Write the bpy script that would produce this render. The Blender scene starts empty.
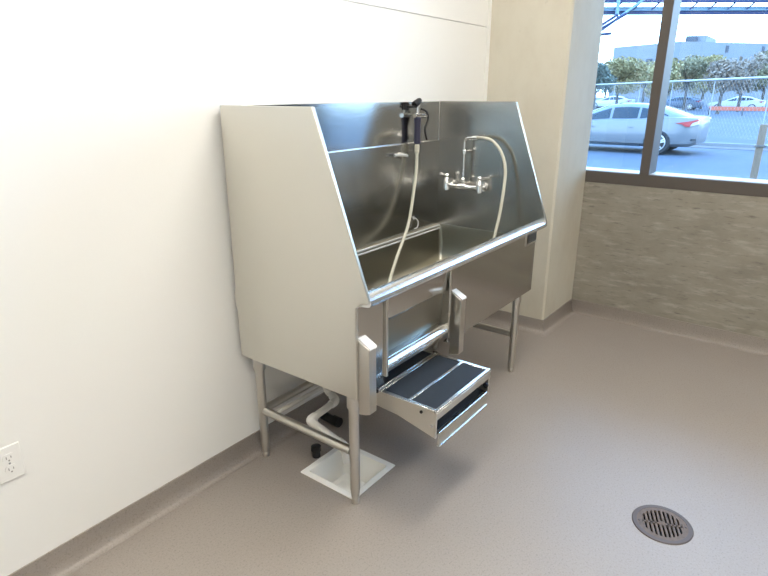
import bpy, bmesh, math, random
from mathutils import Vector, Matrix
random.seed(7)
S = bpy.context.scene
COL = S.collection
PI = math.pi

# ------------------------------------------------------------------ materials
def srgb(r, g, b):
    f = lambda c: (c/255)/12.92 if c/255 <= .04045 else (((c/255)+.055)/1.055)**2.4
    return (f(r), f(g), f(b), 1)

def mat(name, col, rough=.5, metal=0., noise=None, bump=None, spec=None, emit=None, coat=None):
    """noise = (scale, colour2, lo, hi, (sx,sy,sz)); bump = (scale, strength, (sx,sy,sz))"""
    m = bpy.data.materials.new(name); m.use_nodes = True
    nt = m.node_tree; b = nt.nodes['Principled BSDF']
    b.inputs['Base Color'].default_value = col if len(col) == 4 else (*col, 1)
    b.inputs['Roughness'].default_value = rough
    b.inputs['Metallic'].default_value = metal
    if spec is not None: b.inputs['Specular IOR Level'].default_value = spec
    if coat: b.inputs['Coat Weight'].default_value = coat
    if emit:
        b.inputs['Emission Color'].default_value = (*emit[0], 1); b.inputs['Emission Strength'].default_value = emit[1]
    tc = None
    def coords(sc):
        nonlocal tc
        if tc is None: tc = nt.nodes.new('ShaderNodeTexCoord')
        mp = nt.nodes.new('ShaderNodeMapping'); mp.inputs['Scale'].default_value = sc
        nt.links.new(tc.outputs['Object'], mp.inputs['Vector']); return mp.outputs['Vector']
    if noise:
        last = None
        for (scale, c2, lo, hi, sc) in (noise if isinstance(noise, list) else [noise]):
            n = nt.nodes.new('ShaderNodeTexNoise'); n.inputs['Scale'].default_value = scale; n.inputs['Detail'].default_value = 6
            n.inputs['Roughness'].default_value = .65
            nt.links.new(coords(sc), n.inputs['Vector'])
            r = nt.nodes.new('ShaderNodeValToRGB'); r.color_ramp.elements[0].position = lo; r.color_ramp.elements[1].position = hi
            nt.links.new(n.outputs['Fac'], r.inputs['Fac'])
            mx = nt.nodes.new('ShaderNodeMix'); mx.data_type = 'RGBA'
            nt.links.new(r.outputs['Color'], mx.inputs['Factor'])
            if last is None: mx.inputs['A'].default_value = b.inputs['Base Color'].default_value
            else: nt.links.new(last, mx.inputs['A'])
            mx.inputs['B'].default_value = c2 if len(c2) == 4 else (*c2, 1)
            last = mx.outputs['Result']
        nt.links.new(last, b.inputs['Base Color'])
    if bump:
        n = nt.nodes.new('ShaderNodeTexNoise'); n.inputs['Scale'].default_value = bump[0]; n.inputs['Detail'].default_value = 4
        nt.links.new(coords(bump[2]), n.inputs['Vector'])
        bp = nt.nodes.new('ShaderNodeBump'); bp.inputs['Strength'].default_value = bump[1]; bp.inputs['Distance'].default_value = .01
        nt.links.new(n.outputs['Fac'], bp.inputs['Height']); nt.links.new(bp.outputs['Normal'], b.inputs['Normal'])
    return m

U = (1, 1, 1)
M = {}
M['wall'] = mat('white_paint', (.86, .855, .835), .6, bump=(180, .03, U))
M['farwall'] = mat('greige_paint', (.48, .465, .43), .65)
M['ceil'] = mat('ceiling_tile', (.80, .79, .75), .8)
M['floor'] = mat('speckled_vinyl', (.318, .281, .252), .38, noise=[(2.2, (.302, .265, .237), .35, .75, U), (140, (.215, .18, .163), .52, .72, U), (190, (.385, .345, .325), .55, .75, U)], bump=(120, .05, U))
M['column'] = mat('cast_concrete', (.60, .565, .475), .75, noise=[(2.5, (.52, .475, .385), .40, .72, (1, 1, .6)), (14, (.45, .415, .345), .66, .85, U)], bump=(30, .08, U))
M['lowwall'] = mat('board_concrete', (.30, .275, .23), .8, noise=[(3, (.23, .21, .175), .35, .65, (1, 1, 1.6)), (9, (.38, .35, .30), .52, .75, (1, .7, 4)), (22, (.13, .115, .10), .56, .76, (1, .5, 3))], bump=(25, .15, (1, .6, 2)))
M['bronze'] = mat('bronze_aluminium', (.10, .085, .075), .48, .15)
M['steel'] = mat('mirror_stainless', (.57, .56, .535), .135, 1., bump=(60, .005, (1, 1, 22)))
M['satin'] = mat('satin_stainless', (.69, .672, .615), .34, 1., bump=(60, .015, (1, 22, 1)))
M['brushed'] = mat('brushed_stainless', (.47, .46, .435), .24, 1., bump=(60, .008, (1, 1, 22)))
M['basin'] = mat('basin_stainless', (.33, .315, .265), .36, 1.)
M['tube'] = mat('tube_stainless', (.63, .61, .565), .28, 1.)
M['rim'] = mat('polished_rim_steel', (.82, .82, .81), .26, 1.)
M['chrome'] = mat('chrome', (.86, .86, .86), .07, 1.)
M['mat'] = mat('grip_tread', (.018, .024, .033), .6, spec=.3, noise=(240, (.035, .042, .054), .5, .7, U), bump=(260, .3, U))
M['black'] = mat('black_plastic', (.012, .012, .014), .4)
M['grip'] = mat('navy_grip_rubber', (.03, .03, .06), .45)
M['hose'] = mat('pale_hose', (.55, .54, .46), .35)
M['pvc'] = mat('white_pvc', (.70, .68, .64), .4)
M['enamel'] = mat('white_enamel', (.88, .87, .83), .2)
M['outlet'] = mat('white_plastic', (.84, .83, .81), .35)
M['slot'] = mat('outlet_slot_grey', (.30, .29, .28), .6)
M['dark'] = mat('dark_void', (.006, .005, .005), .9, spec=0)
M['brass'] = mat('worn_bronze_drain', (.15, .11, .085), .55, .2, noise=(60, (.10, .072, .055), .45, .7, U))
M['drainrim'] = mat('drain_ring', (.11, .092, .09), .55, .2)
M['plate'] = mat('black_data_plate', (.012, .011, .010), .7, spec=.05)
M['platetext'] = mat('plate_print', (.5, .48, .42), .5)
M['asphalt'] = mat('asphalt', (.056, .070, .094), .8, spec=.2, noise=[(.35, (.078, .094, .118), .4, .65, U), (30, (.044, .055, .074), .5, .75, U)], bump=(40, .2, U))
M['kerb'] = mat('kerb_concrete', (.17, .18, .19), .8)
M['verge'] = mat('gritty_verge', (.09, .08, .075), .9, noise=[(3, (.13, .10, .08), .5, .7, U), (1.4, (.05, .055, .065), .45, .65, U)])
M['silver'] = mat('silver_paint', (.125, .135, .15), .35, .25, coat=.25)
M['whitecar'] = mat('white_paintwork', (.42, .44, .46), .3, coat=.5)
M['bluecar'] = mat('slate_paintwork', (.06, .09, .14), .4, .2, coat=.2)
M['carglass'] = mat('car_glass', (.02, .03, .04), .12, spec=.25)
M['tyre'] = mat('tyre_rubber', (.018, .018, .02), .8)
M['alloy'] = mat('alloy_wheel', (.55, .57, .6), .3, .9)
M['redlamp'] = mat('red_lamp', (.30, .012, .02), .2)
M['whitelamp'] = mat('clear_lamp', (.40, .42, .45), .15)
M['galv'] = mat('galvanised', (.28, .30, .32), .45, .4)
M['wood'] = mat('weathered_wood', (.20, .145, .10), .85, noise=(20, (.14, .10, .07), .4, .7, (4, 4, .5)))
M['orange'] = mat('orange_plastic', (.42, .09, .045), .5)
M['bldg'] = mat('pale_render', (.165, .175, .19), .85, noise=(.4, (.155, .165, .18), .4, .6, U))
M['bldgwin'] = mat('dull_window_glass', (.04, .05, .07), .4, spec=.3)
M['bluesteel'] = mat('blue_grey_steel', (.022, .03, .075), .6, spec=.2)
M['tealsteel'] = mat('pale_teal_steel', (.14, .21, .26), .6, spec=.2)
M['bark'] = mat('bark', (.07, .06, .05), .9)
M['bare'] = mat('pale_bark', (.13, .115, .11), .9)
for k, c in dict(leafyellow=(.31, .25, .11), leafolive=(.215, .19, .105), leafgreen=(.115, .14, .11), leafrust=(.27, .215, .165)).items():
    M[k] = mat(k, c, .8, noise=(1.2, tuple(x*.62 for x in c), .35, .7, U))

def glass_mat():
    m = bpy.data.materials.new('window_glass'); m.use_nodes = True
    nt = m.node_tree; nt.nodes.clear()
    o = nt.nodes.new('ShaderNodeOutputMaterial'); mx = nt.nodes.new('ShaderNodeMixShader')
    t = nt.nodes.new('ShaderNodeBsdfTransparent'); g = nt.nodes.new('ShaderNodeBsdfGlossy'); fr = nt.nodes.new('ShaderNodeFresnel')
    t.inputs['Color'].default_value = (.86, .94, 1, 1); g.inputs['Roughness'].default_value = .01; fr.inputs['IOR'].default_value = 1.45
    nt.links.new(fr.outputs[0], mx.inputs[0]); nt.links.new(t.outputs[0], mx.inputs[1]); nt.links.new(g.outputs[0], mx.inputs[2])
    nt.links.new(mx.outputs[0], o.inputs[0]); return m
M['glass'] = glass_mat()
M['pale_metal'] = mat('pale_highlight_metal', (.62, .64, .66), .45, .3)  # pale tone paints in sky light and metal highlights
M['lamp'] = mat('lamp_diffuser', (.9, .9, .88), .5, emit=((1., .95, .85), 18))

# ------------------------------------------------------------------ mesh helpers
def obj(name, bm, m, parent=None, bevel=0, seg=2, sharp=38):
    bmesh.ops.remove_doubles(bm, verts=bm.verts, dist=1e-6)
    bmesh.ops.recalc_face_normals(bm, faces=bm.faces)
    for f in bm.faces: f.smooth = True
    for e in bm.edges:
        if len(e.link_faces) == 2 and e.calc_face_angle(0) > math.radians(sharp): e.smooth = False
    me = bpy.data.meshes.new(name); bm.to_mesh(me); bm.free()
    o = bpy.data.objects.new(name, me); COL.objects.link(o)
    me.materials.append(M[m])
    if parent: o.parent = parent
    if bevel:
        b = o.modifiers.new('bevel', 'BEVEL'); b.width = bevel; b.segments = seg; b.limit_method = 'ANGLE'; b.angle_limit = math.radians(35)
    return o
def tag(o, label=None, cat=None, group=None, kind=None):
    if label: o['label'] = label
    if cat: o['category'] = cat
    if group: o['group'] = group
    if kind: o['kind'] = kind
    return o
def thing(name, label, cat, loc=(0, 0, 0), rz=0, group=None):
    o = bpy.data.objects.new(name, None); COL.objects.link(o); o.location = loc; o.rotation_euler = (0, 0, rz)
    o.empty_display_size = .1
    return tag(o, label, cat, group)
def B(): return bmesh.new()
def box(bm, x0, x1, y0, y1, z0, z1):
    v = [bm.verts.new((x, y, z)) for x in (x0, x1) for y in (y0, y1) for z in (z0, z1)]
    for f in ((0, 1, 3, 2), (4, 6, 7, 5), (0, 4, 5, 1), (2, 3, 7, 6), (0, 2, 6, 4), (1, 5, 7, 3)): bm.faces.new([v[i] for i in f])
    return bm
def prism(bm, pts, axis, a, b):
    """closed 2-D outline extruded along an axis: 'x' -> (y,z), 'y' -> (x,z), 'z' -> (x,y)"""
    mk = {'x': lambda p, t: (t, p[0], p[1]), 'y': lambda p, t: (p[0], t, p[1]), 'z': lambda p, t: (p[0], p[1], t)}[axis]
    A = [bm.verts.new(mk(p, a)) for p in pts]; Z = [bm.verts.new(mk(p, b)) for p in pts]
    bm.faces.new(A); bm.faces.new(Z[::-1])
    n = len(pts)
    for i in range(n): bm.faces.new((A[i], Z[i], Z[(i+1) % n], A[(i+1) % n]))
    return bm
def sheet(bm, prof, axis, a, b, t):
    """open profile thickened by t (to its left side) and extruded"""
    n = len(prof); off = []
    for i in range(n):
        p = Vector(prof[i]); d = Vector((0, 0))
        if i > 0: d += (p - Vector(prof[i-1])).normalized()
        if i < n-1: d += (Vector(prof[i+1]) - p).normalized()
        d.normalize(); off.append((p.x - d.y*t, p.y + d.x*t))
    return prism(bm, list(prof) + off[::-1], axis, a, b)
def smooth_path(pts, k=8):
    P = [Vector(p) for p in pts]; P = [2*P[0]-P[1]] + P + [2*P[-1]-P[-2]]; out = []
    for i in range(1, len(P)-2):
        for j in range(k):
            t = j/k; a, b, c, d = P[i-1], P[i], P[i+1], P[i+2]
            out.append(.5*((2*b)+(-a+c)*t+(2*a-5*b+4*c-d)*t*t+(-a+3*b-3*c+d)*t**3))
    out.append(P[-2]); return out
def round_path(pts, r, k=6):
    P = [Vector(p) for p in pts]; out = [P[0]]
    for i in range(1, len(P)-1):
        a, b, c = P[i-1], P[i], P[i+1]
        d1 = (a-b); d2 = (c-b); q = min(r, d1.length*.45, d2.length*.45); d1.normalize(); d2.normalize()
        s, e = b+d1*q, b+d2*q
        for j in range(k+1):
            t = j/k; out.append(s*(1-t)**2 + b*2*t*(1-t) + e*t*t)
    out.append(P[-1]); return out
def tube(bm, pts, r, seg=14, caps=True):
    P = [Vector(p) for p in pts]; R = r if isinstance(r, (list, tuple)) else [r]*len(P)
    T = [(P[min(i+1, len(P)-1)]-P[max(i-1, 0)]).normalized() for i in range(len(P))]
    u = T[0].orthogonal().normalized(); rings = []
    for i, p in enumerate(P):
        u = (u - T[i]*u.dot(T[i])).normalized(); w = T[i].cross(u)
        rings.append([bm.verts.new(p + (u*math.cos(2*PI*k/seg)+w*math.sin(2*PI*k/seg))*R[i]) for k in range(seg)])
    for a, b in zip(rings, rings[1:]):
        for k in range(seg): bm.faces.new((a[k], a[(k+1) % seg], b[(k+1) % seg], b[k]))
    if caps: bm.faces.new(rings[0][::-1]); bm.faces.new(rings[-1])
    return bm
def lathe(bm, prof, axis='z', c=(0, 0, 0), seg=24, caps=True):
    """(r, h) profile about an axis through c; ends closed"""
    ax = {'x': Vector((1, 0, 0)), 'y': Vector((0, 1, 0)), 'z': Vector((0, 0, 1))}[axis]; u = ax.orthogonal().normalized(); w = ax.cross(u); c = Vector(c)
    rings = [[bm.verts.new(c+ax*h+(u*math.cos(2*PI*k/seg)+w*math.sin(2*PI*k/seg))*max(r, 1e-4)) for k in range(seg)] for r, h in prof]
    for a, b in zip(rings, rings[1:]):
        for k in range(seg): bm.faces.new((a[k], a[(k+1) % seg], b[(k+1) % seg], b[k]))
    if caps: bm.faces.new(rings[0][::-1]); bm.faces.new(rings[-1])
    return bm
def ring_loft(bm, rings, cap=True):
    V = [[bm.verts.new(p) for p in r] for r in rings]; n = len(V[0])
    for a, b in zip(V, V[1:]):
        for k in range(n): bm.faces.new((a[k], a[(k+1) % n], b[(k+1) % n], b[k]))
    if cap: bm.faces.new(V[-1])
    return V
def rrect(x0, x1, y0, y1, r, z, k=5):
    out = []
    for cx, cy, a in ((x1-r, y1-r, 0), (x0+r, y1-r, 90), (x0+r, y0+r, 180), (x1-r, y0+r, 270)):
        for j in range(k+1):
            t = math.radians(a+90*j/k); out.append((cx+r*math.cos(t), cy+r*math.sin(t), z))
    return out
def struct(name, bm, m, parent=None, **k):
    return tag(obj(name, bm, m, parent, **k), kind='structure')

# ------------------------------------------------------------------ room shell
XB, XC, XW, YC, YF, H = -3.3, 2.099, 2.635, -.506, -4.6, 3.2
ZS, ZG, GX = .945, 1.022, 2.81
SX0, SX1, SY0, SY1 = .066, .345, -.566, -.271        # floor sink
DX, DY, DR = .655, -1.567, .105                       # floor drain
def floor_mesh():
    bm = B(); ed = []
    def loop(p):
        v = [bm.verts.new((x, y, 0)) for x, y in p]
        for i in range(len(v)): ed.append(bm.edges.new((v[i], v[(i+1) % len(v)])))
    loop([(XB, YF), (XW+.1, YF), (XW+.1, .02), (XB, .02)])
    loop([(SX0+.006, SY0+.006), (SX1-.006, SY0+.006), (SX1-.006, SY1-.006), (SX0+.006, SY1-.006)])
    loop([(DX+(DR-.006)*math.cos(t*PI/20), DY+(DR-.006)*math.sin(t*PI/20)) for t in range(40)])
    bmesh.ops.triangle_fill(bm, use_beauty=True, edges=ed)
    for f in bm.faces:
        if f.normal.z < 0: f.normal_flip()
    return bm
fl = struct('floor', floor_mesh(), 'floor')
struct('ceiling', box(B(), XB-.1, XW+.2, YF-.1, .12, H, H+.1), 'ceil')
bm = B(); zs = 1.899
box(bm, XB, XC-.041, 0, .012, -.05, zs-.0018); box(bm, XB, XC-.041, 0, .012, zs+.0018, H); box(bm, XB, XC+.5, .0119, .12, -.05, H)
struct('wall_left', bm, 'wall')
struct('trim_1', box(B(), XC-.0385, XC, -.0035, .012, .0, H), 'wall', bevel=.001)
struct('wall_back', box(B(), XB-.12, XB, YF-.12, .12, -.05, H), 'farwall')
struct('wall_front', box(B(), XB-.12, XW+.2, YF-.12, YF, -.05, H), 'farwall')
bm = prism(B(), [(XC, .0115), (XC, YC+.012), (XC+.012, YC), (XW+.002, YC), (XW+.002, .0115)], 'z', -.05, H)
struct('wall_column', bm, 'column')
bm = B()                                              # low wall: two pours with a shallow joint
box(bm, XW+.003, XW+.215, -.0, -.506, -.05, ZS); box(bm, XW, XW+.215, YC-.0005, -.932, -.05, ZS); box(bm, XW, XW+.215, -.938, YF, -.05, ZS); box(bm, XW+.0008, XW+.21, -.93, -.94, -.05, ZS-.001)
struct('wall_right', bm, 'lowwall')
WT = 3.0
struct('wall_right_head', box(B(), XW+.003, XW+.215, -.0, YF, WT, H), 'wall')
# window
wy = [YC, -.85, -.908, -2.13, -2.19, -3.41, -3.47, YF]
win = tag(bpy.data.objects.new('window_1', None), kind='structure'); COL.objects.link(win); win.location = (GX, -2.5, ZS)
def wloc(o): o.matrix_parent_inverse = Matrix.Translation(-win.location); return o
bm = B(); box(bm, XW+.004, GX+.02, -.002, YF+.001, ZS+.001, ZG); box(bm, XW+.004, GX+.02, -.002, YF+.001, WT-.07, WT-.001)
for i in (1, 3, 5): box(bm, XW+.003, GX+.02, wy[i], wy[i+1], ZG, WT-.07)
box(bm, GX-.05, GX+.02, -.002, -.05, ZG, WT-.07); box(bm, XW+.003, GX+.02, YF+.05, YF+.001, ZG, WT-.07)
wloc(obj('window_frame', bm, 'bronze', win, bevel=.0015, seg=1))
for a, b in ((-.05, wy[1]), (wy[2], wy[3]), (wy[4], wy[5]), (wy[6], YF+.05)):
    wloc(obj('skylit_strip', box(B(), XW+.03, GX+.003, b+.001, a-.001, ZG, ZG+.003), 'pale_metal', win))  # pale strip paints the sky-lit top of the bronze frame
for a, b in ((-.045, wy[1]+.001), (wy[2], wy[3]), (wy[4], wy[5]), (wy[6], wy[7]+.02)):
    wloc(obj('window_pane', box(B(), GX+.004, GX+.0044, b-.005, a+.005, ZG-.005, WT-.065), 'glass', win))
# cove base
CP = [(-.0005, .094), (.005, .094), (.006, .045), (.010, .026), (.020, .011), (.034, .003), (.046, .0006), (.046, -.01), (-.0005, -.01)]
def cove(bm, pts):
    """pts: list of (base point, offset direction) mitred"""
    V = [[bm.verts.new((p[0]+d*o[0], p[1]+d*o[1], z)) for d, z in CP] for p, o in pts]
    n = len(CP)
    for a, b in zip(V, V[1:]):
        for k in range(n): bm.faces.new((a[k], a[(k+1) % n], b[(k+1) % n], b[k]))
    bm.faces.new(V[0]); bm.faces.new(V[-1][::-1]); return bm
struct('baseboard_left', cove(B(), [((XB, 0), (0, -1)), ((XC, 0), (-1, -1))]), 'floor', sharp=60)
struct('baseboard_column', cove(B(), [((XC, 0), (-1, -1)), ((XC, YC), (-1, -1)), ((XW, YC), (-1, -1))]), 'floor', sharp=60)
struct('baseboard_right', cove(B(), [((XW, YC), (-1, -1)), ((XW, YF), (-1, 0))]), 'floor', sharp=60)
# ceiling lamps (out of frame, they light the room)
for i, (x, y) in enumerate(((-1.7, -1.15), (.75, -1.15), (-1.7, -3.3), (.75, -3.3))):
    l = thing('ceiling_light', ['ceiling light panel nearest the white wall, behind the viewer', 'ceiling light panel over the washing tub', 'ceiling light panel in the far back corner', 'ceiling light panel by the windows'][i], 'light', (x, y, H), 0, 'recessed ceiling light panels')
    bm = B(); box(bm, -.62, .62, -.32, -.30, -.014, -.0005); box(bm, -.62, .62, .30, .32, -.014, -.0005); box(bm, -.62, -.60, -.30, .30, -.014, -.0005); box(bm, .60, .62, -.30, .30, -.014, -.0005)
    obj('frame', bm, 'outlet', l); obj('diffuser', box(B(), -.60, .60, -.30, .30, -.009, -.0005), 'lamp', l)

# ------------------------------------------------------------------ dog washing tub
L = 1.5
tub = thing('washing_tub', 'tall stainless steel dog washing tub with slanted sides standing against the white wall', 'tub')
sidep = [(-.031, 1.480), (-.484, 1.480), (-.700, .886), (-.700, .872), (-.668, .866), (-.645, .845), (-.644, .502), (-.031, .502), (-.031, .700), (-.022, .725), (-.022, .775), (-.031, .800)]
for i, x in enumerate((0, L-.014)):
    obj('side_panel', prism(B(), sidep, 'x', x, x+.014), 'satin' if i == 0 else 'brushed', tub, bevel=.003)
bp_ = obj('back_panel', box(B(), .0142, L-.0142, -.0315, -.019, 1.272, 1.478), 'steel', tub, bevel=.001)
obj('lower_back_panel', box(B(), .0142, L-.0142, -.0345, -.019, .56, 1.2705), 'brushed', tub, bevel=.001)
obj('panel_bead', tube(B(), [(.0145, -.0335, 1.2715), (1.38, -.0335, 1.2715)], .0045, 12), 'rim', bp_)
# basin with rolled inner ledge
bm = B(); rr = []
for ins, z, r in ((0, .796, .004), (.004, .795, .006), (.012, .791, .010), (.018, .784, .014), (.021, .774, .016), (.026, .68, .03), (.030, .63, .018), (.040, .595, .02), (.060, .572, .03), (.10, .560, .04), (.30, .554, .04)):
    rr.append(rrect(.0142+ins, L-.0142-max(0, ins-.022), -.634+min(ins, .06)*.6, -.0355-ins, r, z))
ring_loft(bm, rr)
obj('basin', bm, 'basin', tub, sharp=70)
for y, z in ((-.0555, .787), (-.0585, .770)): obj('ledge_highlight', tube(B(), [(.02, y, z), (L-.02, y, z)], .005, 12), 'pale_metal', tub)  # added beads paint the bright highlight along the rolled ledge
bm = B(); box(bm, .014, L-.014, -.60, -.031, .508, .516)
obj('underside_panel', bm, 'tube', tub)
obj('basin_drain', lathe(B(), [(.05, .553), (.05, .558), (.03, .5575)], c=(.42, -.33, 0)), 'chrome', tub)
# front: fixed panels, jambs, rims
FY = -.644
def apron(x0, x1): return sheet(B(), [(FY+.02, .502), (FY, .502), (FY, .862)], 'x', x0, x1, -.008)
obj('front_panel', apron(.0145, .160), 'steel', tub, bevel=.0015)
obj('front_panel', apron(.612, L-.0145), 'steel', tub, bevel=.0015)
for x0 in (.161, .600): obj('door_jamb', box(B(), x0, x0+.012, FY-.010, FY+.062, .53, .860), 'tube', tub, bevel=.002)
RP = [(-.640, .846), (-.640, .886), (-.650, .892), (-.668, .893), (-.688, .889), (-.699, .880), (-.701, .868), (-.695, .858), (-.683, .854), (-.662, .852)]
obj('rim', prism(B(), RP, 'x', .0145, .1705), 'rim', tub)
obj('rim', prism(B(), RP, 'x', .6005, L-.001), 'rim', tub)
door = obj('door', sheet(B(), [(FY, .852), (FY, .752), (FY+.006, .744), (FY+.042, .712), (FY+.047, .700), (FY+.047, .615), (FY+.042, .602), (FY+.028, .594), (FY+.006, .590), (FY-.010, .578)], 'x', .1745, .5875, .008), 'steel', tub, bevel=.001)
obj('door_rim', prism(B(), RP, 'x', .173, .598), 'rim', door)
obj('door_lip', sheet(B(), [(FY+.010, .592), (FY-.010, .579), (FY-.013, .571), (FY-.011, .560), (FY+.012, .556)], 'x', .1735, .5995, .005), 'rim', door)
obj('sill_panel', box(B(), .1735, .5995, FY+.036, FY+.046, .508, .585), 'tube', tub)
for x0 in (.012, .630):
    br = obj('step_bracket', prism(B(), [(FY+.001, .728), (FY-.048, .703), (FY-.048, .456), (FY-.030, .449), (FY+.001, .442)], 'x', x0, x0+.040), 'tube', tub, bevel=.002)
    obj('bracket_highlight', prism(B(), [(FY+.0005, .7355), (FY-.050, .7095), (FY-.0515, .702), (FY-.0485, .7035), (FY+.0005, .7285)], 'x', x0+.002, x0+.040), 'outlet', br)  # white plate paints the bright reflection on the sloped steel top
# data plate
dp = obj('data_plate_holder', box(B(), 1.372, 1.497, FY-.006, FY+.001, .772, .862), 'tube', tub, bevel=.001)
obj('data_plate', box(B(), 1.376, 1.485, FY-.0085, FY-.005, .786, .852), 'plate', dp)
bm = B()
for r in range(5):
    x = 1.384
    while x < 1.474:
        w = random.uniform(.006, .02); w = min(w, 1.478-x); z = .842-r*.012
        box(bm, x, x+w, FY-.0090, FY-.0084, z-.003, z); x += w+random.uniform(.003, .006)
obj('plate_print', bm, 'platetext', dp)
# legs
def leg(x, y):
    lg = obj('leg', tube(B(), [(x, y, .066), (x, y, .50)], .0195, 20), 'tube', tub)
    obj('leg_socket', lathe(B(), [(.024, .425), (.0255, .43), (.0255, .505), (.024, .507)], c=(x, y, 0)), 'tube', lg)
    obj('foot', lathe(B(), [(.010, 0), (.0135, .003), (.015, .020), (.0125, .024), (.0155, .030), (.0185, .068), (.0185, .074)], c=(x, y, 0)), 'tube', lg)
LX = (.06, 1.462); LY = (-.579, -.066)
for x in LX:
    for y in LY: leg(x, y)
for x in LX: obj('brace', tube(B(), [(x, LY[0]+.017, .232), (x, LY[1]-.017, .232)], .0175, 18), 'tube', tub)
obj('brace', tube(B(), [(LX[0]+.017, LY[1], .232), (LX[1]-.017, LY[1], .232)], .0175, 18), 'tube', tub)
# wall hooks for tethers
def d_ring(x, z, r):
    p = obj('tether_hook', lathe(B(), [(.013, .0), (.013, .003), (.006, .006), (.005, .014), (.003, .016)][::1], 'y', (x, -.030, z), 16), 'chrome', tub)
    p.scale = (1, 1, 1)
    return p
bm = lathe(B(), [(.019, -.0005), (.019, -.004), (.007, -.008), (.006, -.022), (.003, -.024)], 'y', (1.115, -.0367, 1.216), 18)
hk = obj('tether_hook', bm, 'chrome', tub)
obj('hook_bar', tube(B(), smooth_path([(1.028, -.058, 1.222), (1.06, -.062, 1.223), (1.105, -.062, 1.219), (1.142, -.058, 1.212)], 5), [.0075]*15+[.005], 10), 'pale_metal', hk)  # chrome bar with its highlights put into the pale colour
bm = lathe(B(), [(.012, -.0005), (.012, -.004), (.006, -.007), (.002, -.008)], 'y', (1.236, -.0367, .868), 16)
hk = obj('tether_hook', bm, 'chrome', tub)
obj('tether_ring', tube(B(), smooth_path([(1.222, -.045, .868), (1.240, -.050, .866), (1.256, -.056, .845), (1.248, -.056, .816), (1.224, -.052, .812)], 5), .0036, 8), 'pale_metal', hk)

# pull-out steps
X0, X1, YB_, YFR = .166, .577, -.405, -.872
st = obj('pull_out_step', box(B(), X0+.012, X1-.012, YFR+.010, -.42, .446, .4525), 'tube', tub)
def stpart(name, bm, m, bevel=0): return obj(name, bm, m, st, bevel=bevel, seg=1)
for xa, xb in ((X0, X0+.010), (X1-.010, X1)):
    stpart('step_side', prism(B(), [(YB_, .4585), (YFR+.003, .4585), (YFR+.003, .347), (-.70, .386), (YB_, .405)], 'x', xa, xb), 'satin', .0015)
bm = B()                                              # top frame: bright flat strips
for a, b in ((X0, X0+.014), (X1-.014, X1)): box(bm, a, b, YFR+.013, -.626, .452, .4615)
box(bm, X0, X1, YFR+.0005, YFR+.0135, .4515, .462); box(bm, X0+.014, X1-.014, -.752, -.740, .452, .4615); box(bm, X0, X1, -.626, -.617, .452, .462); box(bm, X0-.008, X1+.008, -.611, -.604, .452, .4635)
stpart('step_frame', bm, 'rim', .001)
stpart('step_front', box(B(), X0, X1, YFR, YFR+.006, .424, .452), 'satin', .001)
for a, b in ((YFR+.016, -.7535), (-.7385, -.6275), (-.602, -.43)):
    stpart('tread_mat', box(B(), X0+.0155, X1-.0155, a, b, .4520, .4585), 'mat')
lo = stpart('lower_tread', prism(B(), [(YFR+.008, .3605), (YFR+.008, .354), (-.50, .412), (-.50, .42)], 'x', X0+.012, X1-.012), 'mat')
bm = sheet(B(), [(YFR+.024, .362), (YFR+.004, .362), (YFR+.002, .359), (YFR+.002, .317), (YFR-.004, .309), (YFR+.008, .306)], 'x', X0+.020, X1-.020, .0035)
stpart('lower_front', bm, 'satin')
bm = B(); tube(bm, [(X0+.020, YFR+.003, .3625), (X1-.020, YFR+.003, .3625)], .004, 10); tube(bm, [(X0+.030, YFR-.002, .3105), (X1-.028, YFR-.002, .3105)], .0035, 10)
stpart('bright_edge', bm, 'rim')
for p, ax, m, r in (((X0-.001, -.807, .438), 'x', 'black', .006), ((X0-.001, -.853, .398), 'x', 'chrome', .006), ((X1-.03, YFR+.004, .400), 'x', 'black', .011)):
    stpart('bolt', lathe(B(), [(r, -.003), (r, .004), (r*.6, .006)], ax, p, 14), m)
for x in (X0-.004, X1+.004): stpart('rubber_stop', lathe(B(), [(.007, -.006), (.008, 0), (.006, .012)], 'y', (x, -.607, .457), 12), 'black')

# ------------------------------------------------------------------ faucet
FX = L-.014
fc = thing('faucet', 'chrome wall faucet with two lever handles and tall riser on right tub side', 'faucet', (FX, -.228, 1.03))
def fp(name, bm, m='chrome', par=None, **k):
    o = obj(name, bm, m, fc if par is None else par, **k)
    if par is None: o.matrix_parent_inverse = Matrix.Translation(-fc.location)
    return o
ya, yb, fx, fz = -.125, -.330, 1.432, 1.036
bm = B(); tube(bm, [(fx, ya, fz), (fx, -.19, fz-.004), (fx, -.228, fz), (fx, -.27, fz-.004), (fx, yb, fz)], [.013, .011, .017, .011, .013], 16)
fp('body', bm)
for y, s in ((ya, 1), (yb, -1)):
    v = fp('valve', lathe(B(), [(.014, -.030), (.018, -.026), (.018, .022), (.015, .026), (.015, .036), (.012, .040)], 'z', (fx, y, fz), 18))
    fp('escutcheon', lathe(B(), [(.011, -.05), (.011, -.012), (.026, -.010), (.028, -.001)], 'x', (FX, y, fz), 20), par=v)
    h = B(); lathe(h, [(.011, .040), (.014, .044), (.014, .054), (.009, .060)], 'z', (fx, y, fz), 16)
    d = Vector((-.012, -.070, .012)) if s < 0 else Vector((-.045, -.035, .010))
    if s > 0: d = Vector((-.04, .02, .014))
    c = Vector((fx, y, fz+.050)); tube(h, [c, c+d*.6, c+d], [.006, .0065, .008], 10)
    fp('lever_handle', h, par=v)
bm = B(); lathe(bm, [(.010, .012), (.014, .018), (.014, .040), (.009, .044), (.0075, .05)], 'z', (fx, -.228, fz), 16)
rp = round_path([(fx, -.228, fz+.04), (fx, -.228, 1.292), (fx, -.285, 1.296)], .035)
tube(bm, rp, .0075, 12); lathe(bm, [(.009, .170), (.014, .175), (.014, .192), (.009, .197)], 'z', (fx, -.228, fz), 12)
fp('riser', bm)
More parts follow.
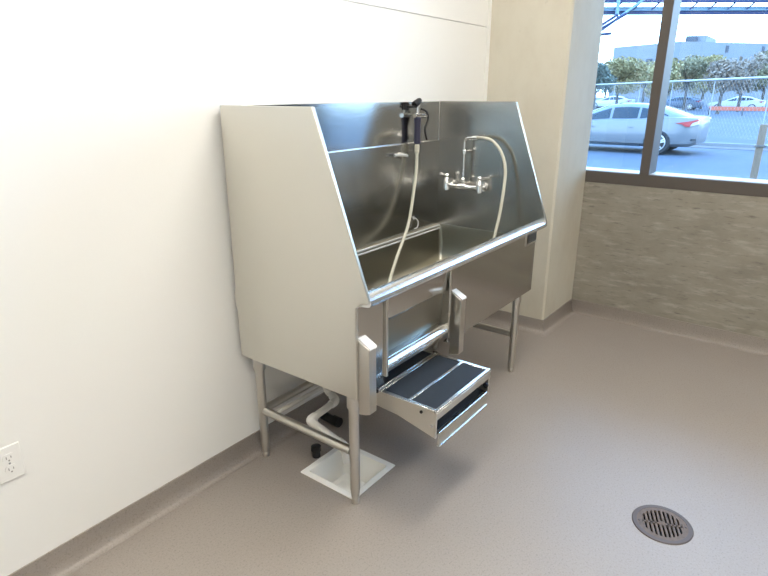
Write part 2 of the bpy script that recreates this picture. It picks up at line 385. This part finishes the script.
bm = B(); tube(bm, [(fx, -.228, 1.222), (fx+.02, -.228, 1.222), (FX-.0005, -.228, 1.222)], [.004, .004, .009], 10)
fp('riser_clip', bm)
fp('hose_nut', tube(B(), [(fx, -.275, 1.2955), (fx, -.305, 1.297)], .0115, 12))

# ------------------------------------------------------------------ sprayer with hose
sp = thing('hand_sprayer', 'black handled spray gun on a pale hose, hooked on the back rim of the tub', 'sprayer', (1.23, -.055, 1.24))
def spp(name, bm, m, par=None, **k):
    o = obj(name, bm, m, sp if par is None else par, **k)
    if par is None: o.matrix_parent_inverse = Matrix.Translation(-sp.location)
    return o
sx, sy = 1.208, -.072
spp('grip', lathe(B(), [(.013, 1.268), (.0175, 1.272), (.0165, 1.30), (.0165, 1.365), (.0185, 1.385), (.019, 1.40), (.014, 1.402)], 'z', (sx, sy, 0), 18), 'grip')
bm = B(); lathe(bm, [(.010, 1.400), (.015, 1.404), (.015, 1.418), (.009, 1.422), (.009, 1.455)], 'z', (sx, sy, 0), 14)
tube(bm, [(sx-.028, sy, 1.411), (sx+.060, sy-.012, 1.409)], .012, 14)
tube(bm, smooth_path([(sx, sy, 1.42), (sx+.005, sy, 1.45), (sx+.008, sy-.002, 1.477)], 5), .0105, 12)
spp('valve_body', bm, 'chrome')
bm = B(); tube(bm, [(sx-.026, sy+.004, 1.464), (sx-.014, sy+.002, 1.470), (sx+.010, sy-.002, 1.484), (sx+.018, sy-.004, 1.489)], [.017, .018, .015, .010], 16)
spp('spray_head', bm, 'black')
spp('trigger', tube(B(), smooth_path([(sx+.022, sy-.008, 1.443), (sx+.052, sy-.016, 1.432), (sx+.070, sy-.02, 1.405), (sx+.058, sy-.02, 1.372), (sx+.040, sy-.02, 1.347), (sx+.046, sy-.02, 1.318), (sx+.062, sy-.02, 1.288)], 5), .0055, 10), 'black')
spp('hose_ferrule', lathe(B(), [(.010, 1.222), (.0125, 1.226), (.0125, 1.238), (.0115, 1.24), (.013, 1.243), (.013, 1.260), (.010, 1.269)], 'z', (sx, sy, 0), 16), 'hose')
hp = smooth_path([(sx, sy, 1.226), (1.196, -.078, 1.14), (1.166, -.085, 1.035), (1.08, -.11, .865), (.895, -.17, .737), (.72, -.25, .652), (.63, -.31, .578), (.70, -.38, .566), (.95, -.42, .566), (1.18, -.44, .566), (1.28, -.47, .60), (1.325, -.487, .80), (1.372, -.492, .95), (1.420, -.482, 1.13), (1.430, -.450, 1.225), (fx, -.395, 1.283), (fx, -.34, 1.299), (fx, -.295, 1.297)], 8)
spp('hose', tube(B(), hp, .0080, 14), 'hose')
bm = B(); tube(bm, round_path([(sx-.052, -.0335, 1.455), (sx-.052, -.066, 1.455), (sx-.030, -.072, 1.455), (sx-.012, -.072, 1.462)], .012), .006, 10)
box(bm, sx-.07, sx-.034, -.042, -.0325, 1.440, 1.474)
obj('spray_hook', bm, 'black', tub)

# ------------------------------------------------------------------ plumbing below
pv = thing('drain_pipe', 'white plastic drain pipe zigzagging from under the tub to the floor sink', 'pipe', (.21, -.41, 0))
pth = [(.285, -.235, .507), (.285, -.235, .292), (.262, -.308, .266), (.098, -.308, .250), (.196, -.405, .118), (.203, -.413, .035)]
def pvp(name, bm, m='pvc'):
    o = obj(name, bm, m, pv); o.matrix_parent_inverse = Matrix.Translation(-pv.location); return o
pvp('pipe', tube(B(), round_path(pth, .022), .0155, 16))
for i in range(1, len(pth)-1):
    a, b, c = (Vector(pth[i+k]) for k in (-1, 0, 1)); d1 = (a-b).normalized()*.032; d2 = (c-b).normalized()*.032
    pvp('elbow', tube(B(), [b+d1] + round_path([b+d1*.95, b, b+d2*.95], .024) + [b+d2], .019, 16))
wp = obj('supply_pipe', tube(B(), [(.105, -.100, .205), (1.25, -.100, .205)], .0105, 12), 'pvc')
tag(wp, 'straight white pipe running along the back brace under the tub', 'pipe')
bm = tube(B(), smooth_path([(.436, -.052, .022), (.434, -.08, .022), (.430, -.12, .022), (.428, -.15, .022)], 4), .021, 14); tube(bm, [(.429, -.135, .025), (.427, -.175, .025)], .0245, 14)
tag(obj('black_hose', bm, 'black'), 'short black hose lying on the floor behind the zigzag drain pipe', 'hose')
bm = lathe(B(), [(.018, 0.0005), (.018, .03), (.022, .032), (.022, .052), (.012, .056)], 'z', (.190, -.247, 0), 16)
tag(obj('pipe_stub', bm, 'black'), 'small black pipe stub standing at the back edge of the white floor sink', 'pipe')
# floor sink
fs = thing('floor_sink', 'square white enamel floor sink let into the floor under the tub', 'sink', ((SX0+SX1)/2, (SY0+SY1)/2, 0))
cx, cy = (SX0+SX1)/2, (SY0+SY1)/2; hx, hy = (SX1-SX0)/2, (SY1-SY0)/2
bm = B(); rr = []
for ins, z, r in ((0, -.004, .003), (0, .003, .003), (.001, .0045, .004), (.024, .0045, .008), (.027, .002, .010), (.031, -.03, .014), (.042, -.125, .03), (.058, -.137, .03), (.11, -.138, .02)):
    rr.append(rrect(-hx+ins, hx-ins, -hy+ins, hy-ins, r, z))
ring_loft(bm, rr); obj('bowl', bm, 'enamel', fs, sharp=28)
bm = lathe(B(), [(.035, -.1375), (.035, -.133), (.028, -.132)], 'z', (-.01, -.03, 0), 20)
s_ = obj('strainer', bm, 'chrome', fs)
bm = B()
for k in range(6): lathe(bm, [(.005, -.1322), (.005, -.1315), (.003, -.1314)], 'z', (-.01+.016*math.cos(k*PI/3), -.03+.016*math.sin(k*PI/3), 0), 8)
obj('strainer_holes', bm, 'dark', s_)
# round floor drain
fd = thing('floor_drain', 'round bronze floor drain with slotted grate in the open floor', 'drain', (DX, DY, 0))
obj('drain_ring', lathe(B(), [(.086, .002), (.088, .0042), (.102, .0042), (.105, .0015), (.104, -.004), (.088, -.004), (.086, .002)], seg=48, caps=False), 'drainrim', fd)
obj('drain_well', lathe(B(), [(.098, -.005), (.09, -.03), (.088, -.05)][::-1], seg=32), 'dark', fd)
bm = B(); R_ = .0865; ang = math.radians(28)
def add_bar(x0, x1, y0, y1): box(bm, x0, x1, y0, y1, -.003, .0035)
add_bar(-R_, R_, -.0045, .0045)
NS = 11
for k in range(NS+1):                                # cross ribs
    x = -R_+.006+(2*R_-.012)*k/NS; h = math.sqrt(max(R_**2-x**2, 0)); w = .0038
    add_bar(x-w, x+w, -h, h)
lathe(bm, [(.012, -.003), (.012, .0042), (.010, .0046)], seg=18)
segs = 48                                            # solid outer band of the grate
A = [[bm.verts.new((r*math.cos(2*PI*k/segs), r*math.sin(2*PI*k/segs), z)) for k in range(segs)] for r, z in ((.071, -.003), (.071, .0036), (.0875, .0036), (.0875, -.003))]
for i in range(4):
    a, b = A[i], A[(i+1) % 4]
    for k in range(segs): bm.faces.new((a[k], a[(k+1) % segs], b[(k+1) % segs], b[k]))
gr = obj('grate', bm, 'brass', fd); gr.rotation_euler.z = math.radians(-68)
for k in (0, 1):
    a = math.radians(112+180*k); obj('screw', lathe(B(), [(.0045, .003), (.0045, .0048), (.003, .0052)], 'z', (.080*math.cos(a), .080*math.sin(a), 0), 10), 'drainrim', fd)

# wall outlet
wo = thing('wall_outlet', 'white duplex power outlet low on the white wall', 'outlet', (-.864, 0, .4665))
obj('cover_plate', box(B(), -.036, .036, -.006, -.0003, -.0575, .0575), 'outlet', wo, bevel=.003)
for z in (-.0195, .0195):
    rc = obj('receptacle', prism(B(), [(.0165*math.cos(t*PI/12), z+max(-.0135, min(.0135, .0165*math.sin(t*PI/12)))) for t in range(24)], 'y', -.0078, -.005), 'outlet', wo)
    bm = B(); box(bm, -.0075, -.0053, -.0082, -.0076, z-.003, z+.006); box(bm, .0053, .0075, -.0082, -.0076, z-.002, z+.005); lathe(bm, [(.0026, -.0082), (.0026, -.0076)], 'y', (0, 0, z-.0085), 10)
    obj('slots', bm, 'slot', rc)
obj('screw', lathe(B(), [(.003, -.0058), (.003, -.0068), (.002, -.0072)], 'y', (0, 0, 0), 10), 'galv', wo)

# ------------------------------------------------------------------ outdoors
bm = B(); box(bm, XW+.22, 260, -120, 160, -.3, 0)
struct('ground', bm, 'asphalt')
struct('trim_2', box(B(), 18.9, 19.1, -40, 60, 0, .10), 'kerb')
struct('verge', box(B(), 18.0, 18.9, -40, 60, 0, .012), 'verge')

def car(name, label, cat, paint, loc, rz, group=None):
    """sedan, nose toward +x local, centre at origin; left side at +y"""
    t = thing(name, label, cat, loc, rz, group)
    def o(n, bm, m, par=None, **k): return obj(n, bm, m, par or t, **k)
    # lower body: stations along x with (z bottom, z shoulder, z deck, half width)
    st = [(-2.28, .42, .74, .90, .62), (-2.24, .30, .80, .985, .74), (-2.10, .24, .82, 1.00, .82), (-1.75, .22, .80, 1.005, .87), (-1.30, .20, .78, 1.00, .89), (-.6, .20, .76, .93, .89), (.2, .20, .75, .90, .89), (.9, .20, .74, .88, .89), (1.3, .20, .72, .86, .88), (1.75, .22, .69, .80, .85), (2.05, .25, .64, .72, .78), (2.22, .32, .56, .62, .64), (2.28, .40, .50, .54, .52)]
    bm = B(); rings = []
    for x, zb, zsd, zd, w in st:
        h = [(w*.86, zb), (w*.97, zb+.08), (w, (zb+zsd)/2), (w*.985, zsd), (w*.93, zd-.02), (w*.80, zd)]
        rings.append([(x, y, z) for y, z in h] + [(x, -y, z) for y, z in h[::-1]])
    V = ring_loft(bm, rings); bm.faces.new(V[0][::-1])
    body = o('body', bm, paint, sharp=32)
    # greenhouse
    def house(bm, sc, pts):
        rg = []
        for x, zb, zt, wb, wt in pts:
            h = [(wb, zb), (wb*.35+wt*.65+.012, zb*.35+zt*.65), (wt, zt-.03), (wt*.80, zt)]
            rg.append([(x, y*sc, z) for y, z in h] + [(x, -y*sc, z) for y, z in h[::-1]])
        V = ring_loft(bm, rg); bm.faces.new(V[0][::-1]); return bm
    gp = [(-2.02, .93, .99, .74, .62), (-1.65, .90, 1.12, .78, .60), (-1.25, .88, 1.25, .80, .57), (-.85, .88, 1.325, .81, .56), (-.40, .86, 1.34, .81, .56), (.0, .86, 1.30, .80, .56), (.5, .84, 1.11, .79, .61), (1.05, .82, .90, .76, .66)]
    o('roof', house(B(), 1.0, gp), paint, body, sharp=40)
    for s in (1, -1):
        # side windows (slightly proud of the cabin side), door seams, handles
        def P(x, f):
            for a, b in zip(gp, gp[1:]):
                if a[0] <= x <= b[0]:
                    u = (x-a[0])/(b[0]-a[0]); q = [a[i]*(1-u)+b[i]*u for i in range(5)]
                    zb, zt, wb, wt = q[1:]; z = zb+(zt-.03-zb)*f
                    wk = wb*.35+wt*.65+.012; fk = (zb*.35+zt*.65-zb)/(zt-.03-zb)
                    y = wb+(wk-wb)*f/fk if f < fk else wk+(wt-wk)*(f-fk)/(1-fk)
                    return Vector((x, s*(y+.006), z))
        def pane(xs, f0, f1):
            bm = B(); n = len(xs); rows = [[P(x, a+(b-a)*t/6) for x, a, b in zip(xs, f0, f1)] for t in range(7)]
            out = [[bm.verts.new(p) for p in r] for r in rows]
            for i in range(n-1):
                for k in range(6): bm.faces.new((out[k][i], out[k][i+1], out[k+1][i+1], out[k+1][i]))
            bmesh.ops.solidify(bm, geom=bm.faces[:], thickness=.004)
            return bm
        o('side_window', pane([-1.50, -1.3, -1.05, -.83], [.50, .22, .16, .16], [.60, .76, .82, .84]), 'carglass', body)
        o('side_window', pane([-.77, -.5, -.3, -.12], [.16, .16, .16, .16], [.84, .85, .85, .85]), 'carglass', body)
        o('side_window', pane([-.05, .15, .4, .72], [.16, .16, .16, .16], [.84, .80, .74, .45]), 'carglass', body)
        for x in (-.62, .40): o('door_handle', box(B(), x-.10, x+.02, s*.885, s*.905, .70, .725), paint, body)
        o('sill_trim', box(B(), -.95, 1.0, s*.86, s*.893, .205, .26), 'carglass', body)
        # wrap-round tail lamp
        bm = B(); prism(bm, [(-1.72, .845), (-2.05, .90), (-2.235, .955), (-2.26, .92), (-2.12, .86), (-2.06, .76), (-1.96, .765), (-1.88, .82)], 'y', s*.70, s*.882)
        o('tail_lamp', bm, 'redlamp', body)
        o('reverse_lamp', prism(B(), [(-2.08, .85), (-2.24, .91), (-2.25, .83), (-2.07, .77)], 'y', s*.68, s*.868), 'whitelamp', body)
        o('bumper_slot', box(B(), -2.24, -1.95, s*.74, s*.80, .40, .45), 'carglass', body)
        for x in (-1.34, 1.34):
            w = o('wheel', lathe(B(), [(.20, -.10), (.30, -.11), (.325, -.08), (.325, .08), (.30, .11), (.23, .105), (.22, .03), (.10, .03)] if s > 0 else [(.10, -.03), (.22, -.03), (.23, -.105), (.30, -.11), (.325, -.08), (.325, .08), (.30, .11), (.20, .10)], 'y', (x, s*.80, .325), 28), 'tyre')
            bm = B()
            for k in range(5):
                a = 2*PI*k/5+.3; d = Vector((math.cos(a), 0, math.sin(a))); c = Vector((x, s*.895, .325)); n = Vector((-d.z, 0, d.x))
                pts = [c+n*.028, c+d*.205+n*.045, c+d*.205+n*.015, c+d*.08, c+d*.205-n*.015, c+d*.205-n*.045, c-n*.028]
                A_ = [bm.verts.new(p) for p in pts]; B_ = [bm.verts.new(p+Vector((0, s*.025, 0))) for p in pts]
                bm.faces.new(A_); bm.faces.new(B_[::-1])
                for i in range(7): bm.faces.new((A_[i], A_[(i+1) % 7], B_[(i+1) % 7], B_[i]))
            tube(bm, [(x+.215*math.cos(q*PI/14), s*.905, .325+.215*math.sin(q*PI/14)) for q in range(29)], .014, 6, False)
            o('hub_well', lathe(B(), [(.20, s*.02), (.20, s*.06), (.05, s*.065)], 'y', (x, s*.80, .325), 24), 'black', w)
            o('rim', bm, 'alloy', w)
    bm = B(); house(bm, .93, [(-1.97, .955, 1.010, .66, .60), (-1.6, .95, 1.148, .66, .585), (-1.28, 1.1, 1.252, .6, .56)]); o('rear_window', bm, 'carglass', body)
    bm = B(); house(bm, .95, [(.08, 1.1, 1.288, .62, .57), (.5, .95, 1.125, .68, .62), (1.02, .86, .922, .70, .66)]); o('windscreen', bm, 'carglass', body)
    return t
car1 = car('sedan_car', 'silver sedan parked just outside the window, tail toward the right', 'car', 'silver', (16.0, 3.10, 0), PI/2)
car1.scale = (1, 1, .95)

# kept low: far cars share the shape
def copy_tree(o, parent=None):
    c = o.copy(); COL.objects.link(c); c.parent = parent
    for ch in list(o.children): copy_tree(ch, c)
    return c
def repaint(o, m):
    for ch in o.children:
        if ch.data and ch.data.materials and ch.data.materials[0] == M['silver']:
            ch.data = ch.data.copy(); ch.data.materials[0] = M[m]
        repaint(ch, m)
for (x, y, rz, p, lab) in ((62.5, 5.6, 1.60, 'whitecar', 'distant white car at the right, beyond the orange barrier'),
                           (62.5, 10.6, 1.56, 'bluecar', 'distant slate blue car just right of the window mullion'),
                           (62.5, 16.9, 1.58, 'whitecar', 'distant white car left of the mullion, above the sedan roof')):
    c = copy_tree(car1); c.name = 'distant_car'; c.location = (x, y, 0); c.rotation_euler.z = rz
    tag(c, lab, 'car', 'cars parked across the lot'); repaint(c, p)

# wooden post
po = thing('wooden_post', 'weathered wooden post standing outside at the right edge of the window', 'post', (6.0, -1.225, 0))
obj('shaft', prism(B(), [(-.035, -.035), (.035, -.035), (.035, .035), (-.035, .035)], 'z', 0, 1.215), 'wood', po, bevel=.006)
obj('band', lathe(B(), [(.052, .98), (.054, .985), (.054, 1.0), (.052, 1.005)], 'z', (0, 0, 0), 12), 'bronze', po)
obj('side_rail', tube(B(), [(0, -.03, .995), (0, -2.4, .995)], .012, 8), 'galv', po)
obj('top_rail', tube(B(), [(0, -.03, 1.20), (0, -2.4, 1.20)], .012, 8), 'wood', po)

# chain-link fence behind the sedan
f0, f1 = Vector((46.0, 17.86, 0)), Vector((13.0, -6.0, 0)); fdv = (f1-f0); FL = fdv.length; fdv.normalize()
fe = thing('chain_link_fence', 'chain link fence with pale top rail crossing the lot behind the silver sedan', 'fence', f0, math.atan2(fdv.y, fdv.x))
obj('top_rail', tube(B(), [(0, 0, 2.0), (FL, 0, 2.0)], .038, 8), 'galv', fe)
n = int(FL/3.2)
for k in range(n+1): obj('fence_post', tube(B(), [(k*FL/n, 0, 0), (k*FL/n, 0, 2.0)], .014, 8), 'galv', fe)
bm = B(); s = .22
x = -1.9
while x < FL:
    for sg in (1, -1):
        a, b = max(x, 0), min(x+1.9, FL)
        if b > a:
            za = .06+((a-x) if sg > 0 else 1.9-(a-x)); zb = .06+((b-x) if sg > 0 else 1.9-(b-x))
            tube(bm, [(a, 0, za), (b, 0, zb)], .003, 3, False)
    x += s
obj('mesh', bm, 'galv', fe)
# orange barrier
ob = thing('orange_barrier', 'long low orange board barrier on short feet across the far lot at right', 'barrier', (48, 1.2, 0), PI/2)
for k in range(4): obj('barrier_board', box(B(), -4.2+k*2.15, -4.2+k*2.15+2.12, -.03, .03, .34, .62), 'orange', ob, bevel=.01)
for k in range(5): obj('barrier_foot', prism(B(), [(-.30, 0), (.30, 0), (.05, .10), (.05, .50), (-.05, .50), (-.05, .10)], 'x', -4.2+k*2.13, -4.14+k*2.13), 'tyre', ob)

# trees
LEAF = {}
def leafy(r, h, n, seed, size):
    rnd = random.Random(seed); bm = B()
    lumps = [(rnd.uniform(-.45, .45)*r, rnd.uniform(-.45, .45)*r, rnd.uniform(-.30, .32)*h, rnd.uniform(.45, .62)) for _ in range(7)]
    for i in range(n):
        lx, ly, lz, k = rnd.choice(lumps)
        d = Vector((rnd.gauss(0, 1), rnd.gauss(0, 1), rnd.gauss(0, 1))).normalized()*rnd.random()**.33
        p = Vector((lx+d.x*r*k, ly+d.y*r*k, lz+d.z*h*.5*k*.9)); a = Vector((rnd.gauss(0, 1), rnd.gauss(0, 1), rnd.gauss(0, 1))).normalized(); b = a.orthogonal().normalized(); c = a.cross(b)
        q = size*rnd.uniform(.6, 1.2)
        bm.faces.new([bm.verts.new(p+v) for v in (-b*q, c*q*.6, b*q, -c*q*.6)])
    return bm
TR = [(50, 14.6, 4.0, 'leafgreen', 1.8), (58, 15.0, 4.8, 'leafyellow', 2.1), (66, 14.6, 5.1, 'leafyellow', 2.2), (51, 9.5, 4.1, 'leafyellow', 1.8), (59, 9.3, 4.8, 'leafolive', 2.1), (67, 9.2, 5.3, 'leafyellow', 2.3), (51, 5.4, 4.3, 'leafrust', 1.8), (59, 5.0, 5.0, 'leafrust', 2.0), (67, 4.0, 5.3, 'leafolive', 2.3), (74, 21, 5.2, 'leafgreen', 2.4), (75, 15.0, 5.5, 'leafolive', 2.4)]
nm = {'leafgreen': 'green', 'leafolive': 'olive', 'leafyellow': 'yellow', 'leafrust': 'rust brown'}
where = ['small one at far left by the column', 'over the silver sedan roof', 'mostly behind the window mullion', 'just right of the mullion', 'above the sedan rear window', 'above the sedan tail lamp', 'thin near one above the orange barrier', 'thin far one above the orange barrier', 'last at the right edge of the window', 'furthest back beside the column', 'furthest back behind the mullion']
for i, (x, y, h, c, r) in enumerate(TR):
    t = thing('autumn_tree', f'{nm[c]} autumn tree across the lot, {where[i]}', 'tree', (x, y, 0), i*.7, 'row of autumn trees across the lot')
    bm = B(); tube(bm, [(0, 0, 0), (.05, .02, h*.35), (-.03, .05, h*.7)], [.14, .11, .05], 8)
    for k in range(5):
        a = k*1.26+i; tube(bm, [(0, 0, h*(.30+.06*k)), (math.cos(a)*r*.4, math.sin(a)*r*.4, h*(.48+.07*k)), (math.cos(a)*r*.7, math.sin(a)*r*.7, h*(.58+.07*k))], [.06, .04, .015], 6)
    obj('trunk', bm, 'bark', t)
    o = obj('crown', leafy(r, h*.70, 3400 if c != 'leafrust' else 1700, i, .14), c, t); o.location = (0, 0, h*.64)
# bare tree whose twigs reach in from the right
bt = thing('bare_tree', 'leafless tree whose thin twigs reach in at the right edge of the window', 'tree', (24, -.9, 0))
bm = B(); tube(bm, smooth_path([(0, -.9, 0), (.05, -.85, 2), (0, -.7, 4), (.1, -.6, 6.2)], 4), [.11-.006*k for k in range(13)], 8)
rnd = random.Random(3)
def twig(p, d, ln, r, dep):
    pts = [p]
    for k in range(4):
        d = (d+Vector((rnd.gauss(0, .12), rnd.gauss(0, .12), rnd.gauss(0, .12)))).normalized(); pts.append(pts[-1]+d*ln/4)
    tube(bm, pts, [r*(1-.16*k) for k in range(5)], 5)
    if dep:
        for k in (1, 2, 3, 4):
            twig(pts[k], (d+Vector((rnd.gauss(0, .5), rnd.gauss(0, .6), rnd.gauss(.1, .45)))).normalized(), ln*.5, r*.5, dep-1)
for z, dy in ((2.9, .9), (3.3, 1.0), (3.9, .8), (4.4, .9), (5.0, .7), (3.6, -1), (4.6, -1)): twig(Vector((0, -.8, z)), Vector((rnd.uniform(-.3, .3), dy, rnd.uniform(.0, .35))).normalized(), 1.5, .022, 2)
obj('branches', bm, 'bare', bt)

# building behind the trees
bd = thing('office_building', 'long pale grey building with flat roof behind the autumn trees', 'building', (80, 14.7, 0))
def bdp(n, bm, m, par=None):
    o = obj(n, bm, m, par or bd)
    if par is None: o.matrix_parent_inverse = Matrix.Translation(-bd.location)
    return o
FPp = [(85.0, 23.9), (80, 14.7), (91, 5.6), (118, -17), (135, 0), (110, 31)]
bdp('walls', prism(B(), FPp, 'z', 0, 7.45), 'bldg')
bdp('penthouse', prism(B(), [(84, 14.9), (84.5, 12.7), (92, 12.7), (92, 14.9)], 'z', 7.45, 8.35), 'bldg')
bdp('penthouse_louvre', box(B(), 83.9, 84.05, 13.5, 14.9, 7.7, 8.2), 'bldgwin')
def facade_windows(a, b, us, z0, z1, w):
    a, b = Vector((*a, 0)), Vector((*b, 0)); d = (b-a).normalized(); nr = Vector((-d.y, d.x, 0))
    if nr.x > 0: nr = -nr
    for u in us:
        c = a+d*u; bm = B(); q = [c-d*w/2, c+d*w/2, c+d*w/2+nr*.06, c-d*w/2+nr*.06]; q2 = [c-d*w/2-nr*.02, c+d*w/2-nr*.02]
        prism(bm, [(q2[0].x, q2[0].y), (q2[1].x, q2[1].y), (q[2].x, q[2].y), (q[3].x, q[3].y)], 'z', z0, z1); bdp('window', bm, 'bldgwin')
facade_windows(FPp[1], FPp[2], (2.0, 4.3, 6.4), 4.6, 5.7, 1.1); facade_windows(FPp[1], FPp[2], (6.9, 12.3), 6.3, 7.1, .4)
facade_windows(FPp[1], FPp[0], (2.2, 4.2, 6.0, 8.6), 4.7, 5.7, .9); facade_windows(FPp[2], FPp[3], (2, 5, 8, 11), 4.4, 5.6, 1.2)

# elevated steel bridge along the top of the window
bg = thing('steel_bridge', 'blue grey steel truss bridge spanning high across the top of the window', 'bridge', (36.203, 9.947, 0), math.atan2(-7.54, 5.47)+PI/2)
def bgp(n, bm, m): return obj(n, bm, m, bg)
for nme, a, b, z0, z1, mm in (('lower_chord', -.15, .15, 5.90, 6.07, 'bluesteel'), ('lower_flange', -.25, .25, 6.09, 6.12, 'tealsteel'), ('deck_beam', .3, .5, 6.16, 6.36, 'tealsteel'), ('upper_chord', -.15, .15, 6.54, 6.95, 'bluesteel'), ('parapet', .2, .4, 6.95, 7.6, 'bluesteel')):
    bgp(nme, box(B(), a, b, -22, 22, z0, z1), mm)
for k in range(18):
    y = 2-k*1.1; bgp('lattice_brace', tube(B(), [(0, y, 6.05), (0, y-.55, 6.60)], .05, 6), 'bluesteel')
bgp('pier_post', tube(B(), [(-.3, -.40, 5.75), (-.3, -.40, 7.6)], .11, 8), 'tealsteel')
for a, b, m in (((-.3, -1.9, 6.7), (-.3, 1.0, 4.6), 'tealsteel'), ((-.4, -.4, 5.85), (-.4, 1.0, 4.95), 'bluesteel'), ((-.4, -.9, 5.9), (-.4, .8, 4.9), 'bluesteel'), ((-.3, -.2, 4.86), (-.3, 1.2, 4.72), 'bluesteel'), ((-.3, .9, 4.75), (-.3, 1.6, 0), 'bluesteel')):
    bgp('support_brace', tube(B(), [a, b], .08, 8), m)

# ------------------------------------------------------------------ sky
w = bpy.data.worlds.new('overcast_sky'); S.world = w; w.use_nodes = True
nt = w.node_tree; bg_ = nt.nodes['Background']
tc = nt.nodes.new('ShaderNodeTexCoord'); sep = nt.nodes.new('ShaderNodeSeparateXYZ'); rp_ = nt.nodes.new('ShaderNodeValToRGB')
nt.links.new(tc.outputs['Generated'], sep.inputs[0]); nt.links.new(sep.outputs['Z'], rp_.inputs[0]); nt.links.new(rp_.outputs[0], bg_.inputs[0])
e = rp_.color_ramp.elements; e[0].position = .0; e[0].color = (.66, .84, 1, 1); e[1].position = .75; e[1].color = (.32, .57, 1, 1)
m_ = e.new(.22); m_.color = (.58, .79, 1, 1)
bg_.inputs['Strength'].default_value = 9

# ------------------------------------------------------------------ camera
cd = bpy.data.cameras.new('camera'); cam = bpy.data.objects.new('camera', cd); COL.objects.link(cam)
cam.location = (-1.3544, -1.7820, 1.5195); cam.rotation_euler = (PI/2-.32781, 0, .64471-PI/2)
cd.sensor_width = 36; cd.lens = 572.41/768*36; cd.clip_start = .02; cd.clip_end = 600
S.camera = cam
S.view_settings.view_transform = 'Standard'; S.view_settings.look = 'None'; S.view_settings.gamma = 1; S.view_settings.use_curve_mapping = False
S.view_settings.exposure = 0.12
